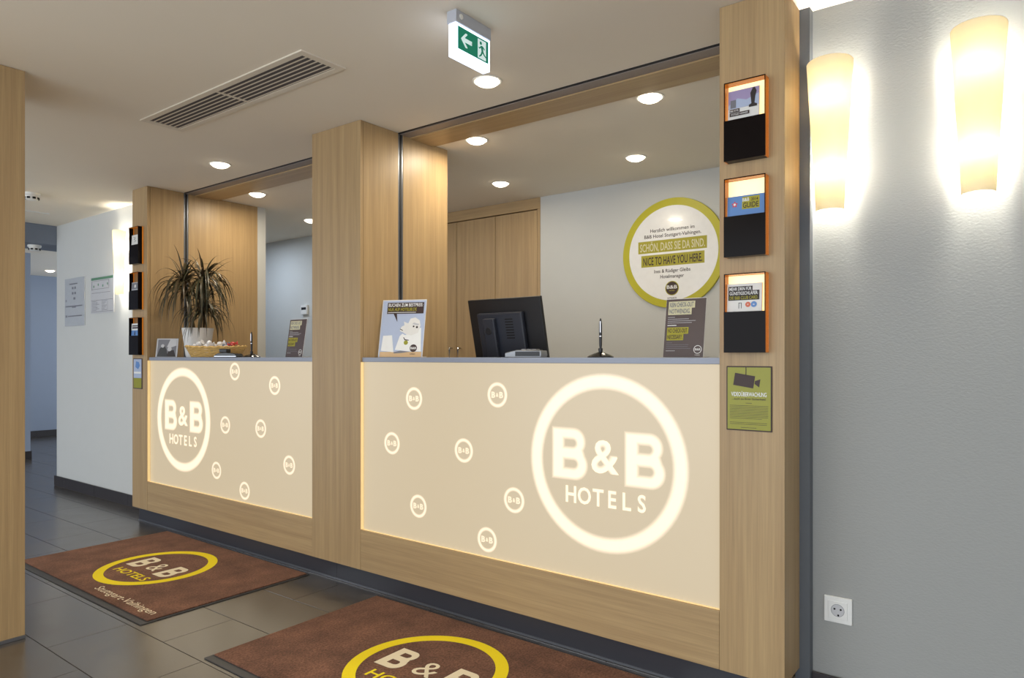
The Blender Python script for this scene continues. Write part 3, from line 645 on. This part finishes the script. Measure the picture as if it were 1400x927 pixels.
# ------------------------------------------------------------ round welcome sign
t = thing('welcome_sign', 'round white welcome sign with yellow-green rim on the office wall', 'sign', (-1.856, BACK, 1.807))
MB().lathe([(0.345, 0), (0.350, 0.004), (0.350, 0.016), (0.348, 0.018)], 96).build('rim', 'yellow_green', t).matrix_local = Matrix.Rotation(PI/2, 4, 'X')
disc('face', 'sign_white', 0, 0, 0.302, -0.0196, t, 0.0015, 96); Y = -0.0202
text('Herzlich willkommen im', 'ink', 0, 0.142, 0.022, Y, t, w=0.300); text('B&B Hotel Stuttgart-Vaihingen.', 'ink', 0, 0.106, 0.022, Y, t, w=0.385)
rect('title_box', 'olive_print', -0.236, 0.230, 0.010, 0.088, Y, t); text('SCHÖN, DASS SIE DA SIND.', 'pale_print', -0.003, 0.022, 0.050, Y-0.0007, t, w=0.440, bold=0.014)
rect('title_box', 'olive_print', -0.214, 0.214, -0.080, -0.004, Y, t); text('NICE TO HAVE YOU HERE.', 'brown_ink', 0, -0.068, 0.050, Y-0.0007, t, w=0.400, bold=0.014)
text('Ines & Rüdiger Gleibs', 'ink', 0, -0.122, 0.022, Y, t, w=0.245); text('Hotelmanager', 'ink', 0, -0.158, 0.022, Y, t, w=0.160)
disc('emblem_rim', 'olive_print', 0, -0.225, 0.046, Y, t); disc('emblem', 'brown_ink', 0, -0.225, 0.041, Y-0.0007, t)
text('B&B', 'white_print', 0, -0.228, 0.022, Y-0.0014, t, w=0.070, bold=0.014); text('HOTELS', 'olive_print', 0, -0.244, 0.008, Y-0.0014, t, w=0.036)
text('HOTELBB.DE', 'ink', 0, -0.293, 0.011, Y, t, w=0.062)

# ------------------------------------------------------------ things on the counters
def stand_sign(name, label, x, y, w, h, lean, phi, mat):
    t = thing(name, label, 'sign', (x, y, TOP), (-math.radians(lean), 0, phi))
    box('acrylic_stand', 'sign_white', -w/2-0.001, w/2+0.001, 0.001, 0.0035, 0.0012, h+0.002, t)
    f_ = MB().box(-w/2, w/2, 0.0036, 0.060, 0.0, 0.003); o = f_.build('foot', 'sign_white', t)
    o.rotation_euler = (math.radians(lean), 0, 0); o.location = (0, 0, 0.0012)
    rect('sheet', mat, -w/2, w/2, 0.0014, h, -0.0004, t, 0.0012)
    return t
def emblem(t, cx, cz, r_, y):
    ring('emblem_ring', 'white_print', cx, cz, r_, r_*0.86, y, t); text('B&B', 'white_print', cx, cz-r_*0.22, r_*0.50, y, t, w=r_*1.35, bold=0.014)
    text('HOTELBB.DE', 'white_print', cx, cz-r_*1.45, r_*0.24, y, t, w=r_*1.2)
def checkout_sign(x, y, label):
    w, h = 0.155, 0.222
    t = stand_sign('counter_sign', label, x, y, w, h, 9, 0, 'brown_print'); Y = -0.0011
    for z, b_, s in ((0.189, 0.036, 'KEIN CHECK-OUT'), (0.164, 0.024, 'NOTWENDIG.')):
        rect('title_box', 'pale_print', -0.068, b_, z-0.002, z+0.024, Y, t); text(s, 'grey_print', (b_-0.068)/2, z+0.003, 0.017, Y-0.0007, t, w=(b_+0.068)*0.9, bold=0.02)
    for z, b_, s in ((0.091, 0.016, 'NO CHECK-OUT'), (0.067, -0.002, 'NECESSARY.')):
        rect('title_box', 'olive_print', -0.068, b_, z-0.002, z+0.023, Y, t); text(s, 'brown_ink', (b_-0.068)/2, z+0.003, 0.016, Y-0.0007, t, w=(b_+0.068)*0.9, bold=0.014)
    for k, b_ in enumerate((-0.04, 0.015, 0.042, 0.028)): rect('small_print', 'light_grey_print', -0.068, b_, 0.152-k*0.0072, 0.1535-k*0.0072, Y, t, 0.0004)
    rect('small_print', 'white_print', -0.068, -0.032, 0.1205, 0.1232, Y, t, 0.0004)
    for k, b_ in enumerate((-0.045, 0.020, 0.018, 0.028)): rect('small_print', 'grey_print', -0.068, b_, 0.055-k*0.0072, 0.0562-k*0.0072, Y, t, 0.0004)
    rect('small_print', 'light_grey_print', -0.068, -0.032, 0.0245, 0.0262, Y, t, 0.0004)
    emblem(t, 0.056, 0.030, 0.0155, Y)
checkout_sign(-1.046, 2.42, 'dark brown check-out sign standing in front of the welcome sign')
checkout_sign(-3.41, 2.42, 'dark brown check-out sign half hidden by the middle column')
# booking poster
t = stand_sign('counter_sign', 'pale blue booking poster with white dog at a laptop', -2.500, 2.385, 0.232, 0.290, 12, math.radians(22), 'sky_print'); Y = -0.0011
box('border', 'paper', -0.118, 0.118, -0.0003, 0.0009, 0.0012, 0.294, t)
rect('table_top', 'tan_print', -0.110, 0.112, 0.002, 0.028, Y, t)
rect('title_box', 'brown_ink', -0.090, 0.106, 0.222, 0.280, Y, t)
text('BUCHEN ZUM BESTPREIS:', 'white_print', 0.008, 0.2585, 0.017, Y-0.0007, t, w=0.184, bold=0.014); text('NUR AUF HOTELBB.DE', 'olive_print', -0.008, 0.2365, 0.016, Y-0.0007, t, w=0.152, bold=0.014)
rect('small_print', 'white_print', -0.085, 0.065, 0.2275, 0.2300, Y-0.0007, t)
poly('speech_tail', 'brown_ink', [(-0.054, 0.2225), (-0.030, 0.180), (-0.036, 0.2225)], Y, t)
poly('laptop_lid', 'white_print', [(-0.105, 0.034), (-0.100, 0.110), (-0.052, 0.112), (-0.036, 0.026)], Y-0.0002, t); poly('laptop_base', 'grey_print', [(-0.036, 0.026), (-0.034, 0.020), (0.005, 0.022), (0.050, 0.028), (0.0, 0.034)], Y-0.0004, t)
poly('dog_body', 'white_print', [(-0.030, 0.038), (-0.010, 0.108), (0.004, 0.120), (0.018, 0.112), (0.100, 0.150), (0.108, 0.030), (0.05, 0.030)], Y-0.0003, t)
poly('dog_head', 'paper', [(-0.012, 0.140), (-0.004, 0.156), (0.010, 0.162), (0.006, 0.182), (0.018, 0.176), (0.030, 0.172), (0.040, 0.196), (0.066, 0.202), (0.090, 0.186), (0.096, 0.160), (0.086, 0.124), (0.050, 0.110), (0.018, 0.118), (0.006, 0.126), (-0.010, 0.132)], Y-0.0008, t)
poly('dog_ear', 'light_grey_print', [(0.052, 0.168), (0.082, 0.160), (0.090, 0.168), (0.060, 0.176)], Y-0.0014, t); disc('dog_eye', 'ink', 0.060, 0.156, 0.0045, Y-0.0014, t, n=14); disc('dog_eye', 'ink', 0.078, 0.152, 0.0055, Y-0.0014, t, n=14)
poly('dog_mouth', 'ink', [(-0.012, 0.142), (0.004, 0.134), (0.004, 0.138), (-0.010, 0.145)], Y-0.0014, t); poly('collar', 'ink', [(0.010, 0.100), (0.018, 0.086), (0.040, 0.084), (0.040, 0.088), (0.020, 0.091), (0.013, 0.102)], Y-0.0012, t)
disc('dog_tag', 'olive_sheet', 0.026, 0.074, 0.011, Y-0.0014, t, n=20)
disc('emblem', 'brown_ink', 0.068, 0.046, 0.019, Y-0.0014, t); text('B&B', 'white_print', 0.068, 0.041, 0.011, Y-0.0021, t, w=0.030, bold=0.014); text('HOTELBB.DE', 'ink', 0.066, 0.014, 0.006, Y-0.0014, t, w=0.028)

# monitor: back towards the lobby
t = thing('monitor', 'black computer monitor seen from behind on the staff desk', 'monitor', (-2.203, 2.90, 0.75))
pan = bpy.data.objects.new('panel', None)
tl = math.radians(13)
def mon(name, mat, x0, x1, y0, y1, z0, z1, bev=0.003, par=None):
    o = box(name, mat, x0, x1, y0, y1, z0, z1, par or t, bev); 
    if par is None: o.rotation_euler = (tl, 0, 0); o.location = (0, 0.0, 0.36)
    return o
shell_ = mon('back_shell', 'dark_plastic', -0.235, 0.235, -0.002, 0.020, -0.01, 0.345)
mon('screen', 'black_gloss', -0.228, 0.228, 0.0205, 0.022, -0.002, 0.338, 0)
hump = mon('rear_cover', 'screen_back', -0.165, 0.130, -0.030, -0.0025, 0.03, 0.275, 0.008)
for k in range(8): box('vent_slot', 'hole_black', 0.02, 0.07, -0.0312, -0.0301, 0.14+k*0.014, 0.146+k*0.014, hump)
arm_ = mon('stand_arm', 'screen_back', -0.11, -0.035, -0.055, -0.0305, -0.03, 0.25, 0.006)
o = MB().lathe([(0.020, 0), (0.020, 0.002), (0.016, 0.003)], 28).build('logo_badge', 'dark_plastic', arm_); o.matrix_local = Matrix.Translation((-0.075, -0.0552, 0.185)) @ Matrix.Rotation(PI/2, 4, 'X')
box('stand_neck', 'dark_plastic', -0.11, -0.035, -0.06, -0.02, 0.018, 0.37, t, 0.005)
MB().lathe([(0.13, 0), (0.13, 0.010), (0.12, 0.017), (0.04, 0.019)], 40, (-0.07, 0.03, 0)).build('stand_foot', 'dark_plastic', t, smooth=True)
MB().tube([(0.02, -0.034, 0.40), (0.05, -0.05, 0.36), (0.06, -0.03, 0.2), (0.10, 0.02, 0.02), (0.16, 0.06, 0.006)], 0.005, 8).build('cable', 'dark_plastic', t, smooth=True)
# card reader
t = thing('card_reader', 'grey chrome card reader lying on the counter before the monitor', 'card reader', (-1.775, 2.44, TOP), (0, 0, math.radians(12)))
MB().prism([(-0.085, 0), (0.085, 0), (0.088, 0.012), (0.085, 0.030), (-0.030, 0.032), (-0.085, 0.020)], -0.035, 0.035).build('case', 'silver_plastic', t, 0.003)
box('card_slot', 'dark_plastic', -0.034, 0.080, -0.0365, -0.0352, 0.006, 0.026, t); box('key_pad', 'dark_plastic', -0.02, 0.07, -0.025, 0.025, 0.0312, 0.034, t, 0.001)
for i in range(3):
    for j in range(3): box('key', 'light_grey_print', -0.012+i*0.026, 0.006+i*0.026, -0.020+j*0.014, -0.010+j*0.014, 0.0342, 0.0362, t)
# pens
def pen(x, y, label):
    t = thing('pen_stand', label, 'pen', (x, y, TOP), (0, 0, 0.4))
    MB().lathe([(0.052, 0), (0.053, 0.004), (0.044, 0.009), (0.020, 0.019), (0.011, 0.022)], 36).build('base', 'dark_chrome', t, smooth=True)
    MB().lathe([(0.0075, 0), (0.0095, 0.012), (0.0085, 0.016)], 20, (0, 0, 0.021)).build('socket', 'dark_plastic', t, smooth=True)
    p_ = MB().lathe([(0.0035, 0), (0.0058, 0.02), (0.0062, 0.062), (0.0058, 0.105), (0.0040, 0.118), (0.0022, 0.126)], 18, (0, 0, 0.030)).build('pen', 'dark_plastic', t, smooth=True)
    MB().lathe([(0.0068, 0), (0.0068, 0.004)], 18, (0, 0, 0.083)).build('pen_band', 'chrome', p_, smooth=True)
    box('pen_clip', 'chrome', -0.0015, 0.0015, -0.0085, -0.0062, 0.100, 0.145, p_)
pen(-1.392, 2.42, 'black pen upright in a chrome stand near the welcome sign')
pen(-3.832, 2.42, 'black pen upright in a chrome stand near the bread basket')
# small black terminal by the basket
t = thing('card_terminal', 'small black payment terminal beside the basket', 'terminal', (-3.985, 2.36, TOP), (0, 0, 0.5))
MB().prism([(-0.075, 0), (0.075, 0), (0.080, 0.008), (0.062, 0.024), (0.0, 0.030), (-0.05, 0.026), (-0.080, 0.010)], -0.04, 0.04).build('case', 'black_gloss', t, 0.003)
box('screen_head', 'dark_plastic', -0.05, 0.0, -0.025, 0.025, 0.0285, 0.052, t, 0.004); box('chrome_edge', 'chrome', -0.072, 0.072, -0.0425, -0.0402, 0.004, 0.008, t)
# photo card
t = thing('photo_card', 'black and white photo of people in a clear frame beside the plant pot', 'photo frame', (-4.715, 2.335, TOP), (-math.radians(10), 0, math.radians(33)))
box('clear_frame', 'light_grey_print', -0.076, 0.076, 0.0, 0.004, 0.001, 0.130, t, 0.001); rect('photo', 'grey_print', -0.066, 0.066, 0.004, 0.122, -0.0006, t)
for pts, m_ in (([(-0.066, 0.004), (-0.05, 0.06), (-0.02, 0.085), (0.0, 0.05), (0.01, 0.004)], 'dark_plastic'), ([(0.0, 0.004), (0.015, 0.045), (0.05, 0.05), (0.066, 0.004)], 'ink'), ([(0.0, 0.07), (0.02, 0.122), (0.066, 0.122), (0.066, 0.08), (0.03, 0.068)], 'light_grey_print'), ([(-0.06, 0.004), (-0.04, 0.035), (-0.03, 0.004)], 'white_print'), ([(-0.005, 0.004), (0.02, 0.03), (0.03, 0.01)], 'white_print')):
    poly('figure', m_, pts, -0.0011-0.0001*len(pts), t, 0.0004)
for a in ((-0.030, 0.078, 0.012), (0.020, 0.056, 0.015)): disc('face', 'light_grey_print', *a, -0.0022, t, 0.0004, 20)
o = box('easel', 'light_grey_print', -0.01, 0.01, 0.0045, 0.045, 0.0, 0.003, t); o.rotation_euler = (math.radians(10), 0, 0); o.location = (0, 0, 0.0014)
# basket
t = thing('basket', 'shallow woven straw basket on the counter before the plant pot', 'basket', (-4.235, 2.42, TOP), (0, 0, YAW)); bw, bd = 0.185, 0.105
MB().lathe([(0.80, 0.001), (0.82, 0.005)], 40, sx=bw, sy=bd).build('bottom', 'wicker', t)
for k in range(6):
    f = k/5; rr_ = 0.83+0.15*f; pts = []
    pts = [(bw*rr_*math.cos(2*PI*i/48), bd*rr_*math.sin(2*PI*i/48), 0.007+0.0098*k+0.0016*math.sin(i*PI/2+k*PI)) for i in range(49)]
    MB().tube(pts, 0.0058, 6).build('coil', 'wicker', t, smooth=True)
pts = []
for i in range(97):
    a = 2*PI*i/96; q = 1.0+0.028*math.cos(24*a); pts.append((bw*q*math.cos(a), bd*q*math.sin(a), 0.064+0.003*math.sin(24*a)+0.006*abs(math.cos(a))**3))
MB().tube(pts, 0.007, 6).build('braided_rim', 'wicker', t, smooth=True)
MB().lathe([(0.84, 0.024), (0.86, 0.034)], 40, sx=bw, sy=bd).build('liner', 'paper', t)
rnd = random.Random(3); Rz = Matrix.Rotation(YAW, 3, 'Z')
for k in range(5, 16):
    a = k*2.4; rr_ = 0.016+0.016*math.sqrt(k); px, py = bw*0.62*math.cos(a)*min(1, rr_*14), bd*0.55*math.sin(a)*min(1, rr_*14)
    z = 0.056 if k < 10 else 0.086
    wv = Rz @ Vector((px, py, z)); mt = ['foil_white', 'foil_blue', 'foil_white', 'foil_red', 'foil_white'][k % 5]
    c = MB().lathe([(0.016, -0.032), (0.004, -0.018), (0.013, -0.011), (0.016, 0), (0.013, 0.011), (0.004, 0.018), (0.016, 0.032)], 8).build('wrapped_sweet', mt, None)
    tag(c, {'foil_white': 'white wrapped sweet lying in the straw basket', 'foil_blue': 'blue wrapped sweet lying in the straw basket', 'foil_red': 'red wrapped sweet lying in the straw basket'}[mt], 'sweet', {'foil_white': 'white sweets in the basket', 'foil_blue': 'blue sweets in the basket', 'foil_red': 'red sweets in the basket'}[mt])
    c.location = Vector((-4.235, 2.42, TOP))+wv; c.rotation_euler = (PI/2+rnd.uniform(-.5, .5), rnd.uniform(-.4, .4), rnd.uniform(0, PI))
# plant
PX, PY = -4.525, 2.455
t = thing('potted_plant', 'dragon tree with thin arching leaves in a white pot on the counter', 'plant', (PX, PY, TOP))
po = MB().lathe([(0.070, 0), (0.074, 0.004), (0.099, 0.190), (0.100, 0.196), (0.096, 0.196), (0.093, 0.17)], 40).build('pot', 'pot_ceramic', t, smooth=True)
MB().lathe([(0.092, 0.168), (0.0915, 0.176)], 32).build('soil', 'soil', t)
rv = Vector((math.cos(YAW), math.sin(YAW), 0)); fv = Vector((-math.sin(YAW), math.cos(YAW), 0))
def leaf(base, yaw_, pitch, L_, w, droop, par):
    n = 9; d = Vector((math.cos(yaw_)*math.cos(pitch), math.sin(yaw_)*math.cos(pitch), math.sin(pitch))); p = Vector(base); pts = [p.copy()]
    for i in range(n):
        d = (d+Vector((0, 0, -droop*(i+1)/n))).normalized(); p = p+d*(L_/n); pts.append(p.copy())
    vs = []; fs = []; side = Vector((-math.sin(yaw_), math.cos(yaw_), 0))
    for i, q in enumerate(pts):
        f = i/n; ww = w*(0.75+0.5*math.sin(PI*min(1, f*1.3)))*(1-f**3)+0.0004; up = Vector((0, 0, ww*0.35))
        vs += [q-side*ww+up, q, q+side*ww+up]
    for i in range(n):
        k = i*3; fs += [(k, k+1, k+4, k+3), (k+1, k+2, k+5, k+4)]
    zmin = min(v.z for v in vs); xs = [v.x+PX for v in vs]
    if min(xs) < -4.815 or max(v.y for v in vs)+PY > 2.95 or zmin < 0.02: return False
    MB().add(vs, fs).build('leaf', 'dracaena_leaf', par, smooth=True); return True
rnd = random.Random(11)
heads = [(-0.085, -0.02, 0.50, 84, 0.34), (0.045, -0.01, 0.53, 96, 0.36), (0.065, -0.05, 0.33, 84, 0.30)]
for (u, f_, z, n_, L0) in heads:
    hb = rv*u+fv*f_; top = Vector((hb.x, hb.y, z))
    MB().tube([(hb.x*0.25, hb.y*0.25, 0.17), (hb.x*0.5, hb.y*0.6, 0.17+(z-0.17)*0.45), (hb.x, hb.y, z+0.02)], [0.013, 0.011, 0.008], 8).build('stem', 'stem', t, smooth=True)
    for k in range(n_):
        el = rnd.uniform(-0.5, 1.25); lo_ = el < 0.75
        for tries in range(6):
            if leaf(top+Vector((0, 0, rnd.uniform(-0.05, 0.03))), rnd.uniform(0, 2*PI), el, L0*(rnd.uniform(0.75, 1.12) if lo_ else rnd.uniform(0.5, 0.8)), 0.0050*rnd.uniform(0.8, 1.25), rnd.uniform(0.55, 1.0) if lo_ else rnd.uniform(0.1, 0.5), t): break

# ------------------------------------------------------------ entrance mats
def doormat(cx, cy, label):
    t = thing('doormat', label, 'doormat', (cx, cy, 0.001), (-PI/2, 0, 0)); w, h = 0.7475, 0.4325      # local X right, Z towards the counter, -Y up
    box('rubber_edge', 'mat_rubber', -w, w, -0.003, 0, -h, h, t, 0.0015)
    box('pile', 'brown_pile', -w+0.012, w-0.012, -0.009, -0.0031, -h+0.034, h-0.012, t, 0.003)
    Y = -0.0096
    ring('emblem_ring', 'yellow_pile', 0, 0, 0.300, 0.252, Y, t, 0.001)
    for x0 in (-0.195, 0.100):
        me = loops_mesh(B_loops(), 0.0, 0)
        for v in me.vertices: v.co = (x0+v.co.x*0.112/0.805, Y, -0.078+v.co.y*0.156)
        link('emblem_letter', me, 'cream_pile', t)
    me = text_mesh('&', 0.0); place_glyph(me, 0.012, -0.055, 0.108, 0.096, Y); link('emblem_ampersand', me, 'cream_pile', t)
    text('HOTELS', 'yellow_pile', 0.014, -0.165, 0.052, Y, t, w=0.325, bold=0.015)
    text('Stuttgart-Vaihingen', 'cream_pile', 0.392, -0.358, 0.044, Y, t, w=0.580, bold=0.0)
doormat(-3.795, 1.8325, 'brown logo doormat lying before the counter with the potted plant')
doormat(-1.775, 1.8250, 'brown logo doormat lying before the counter with the monitor')
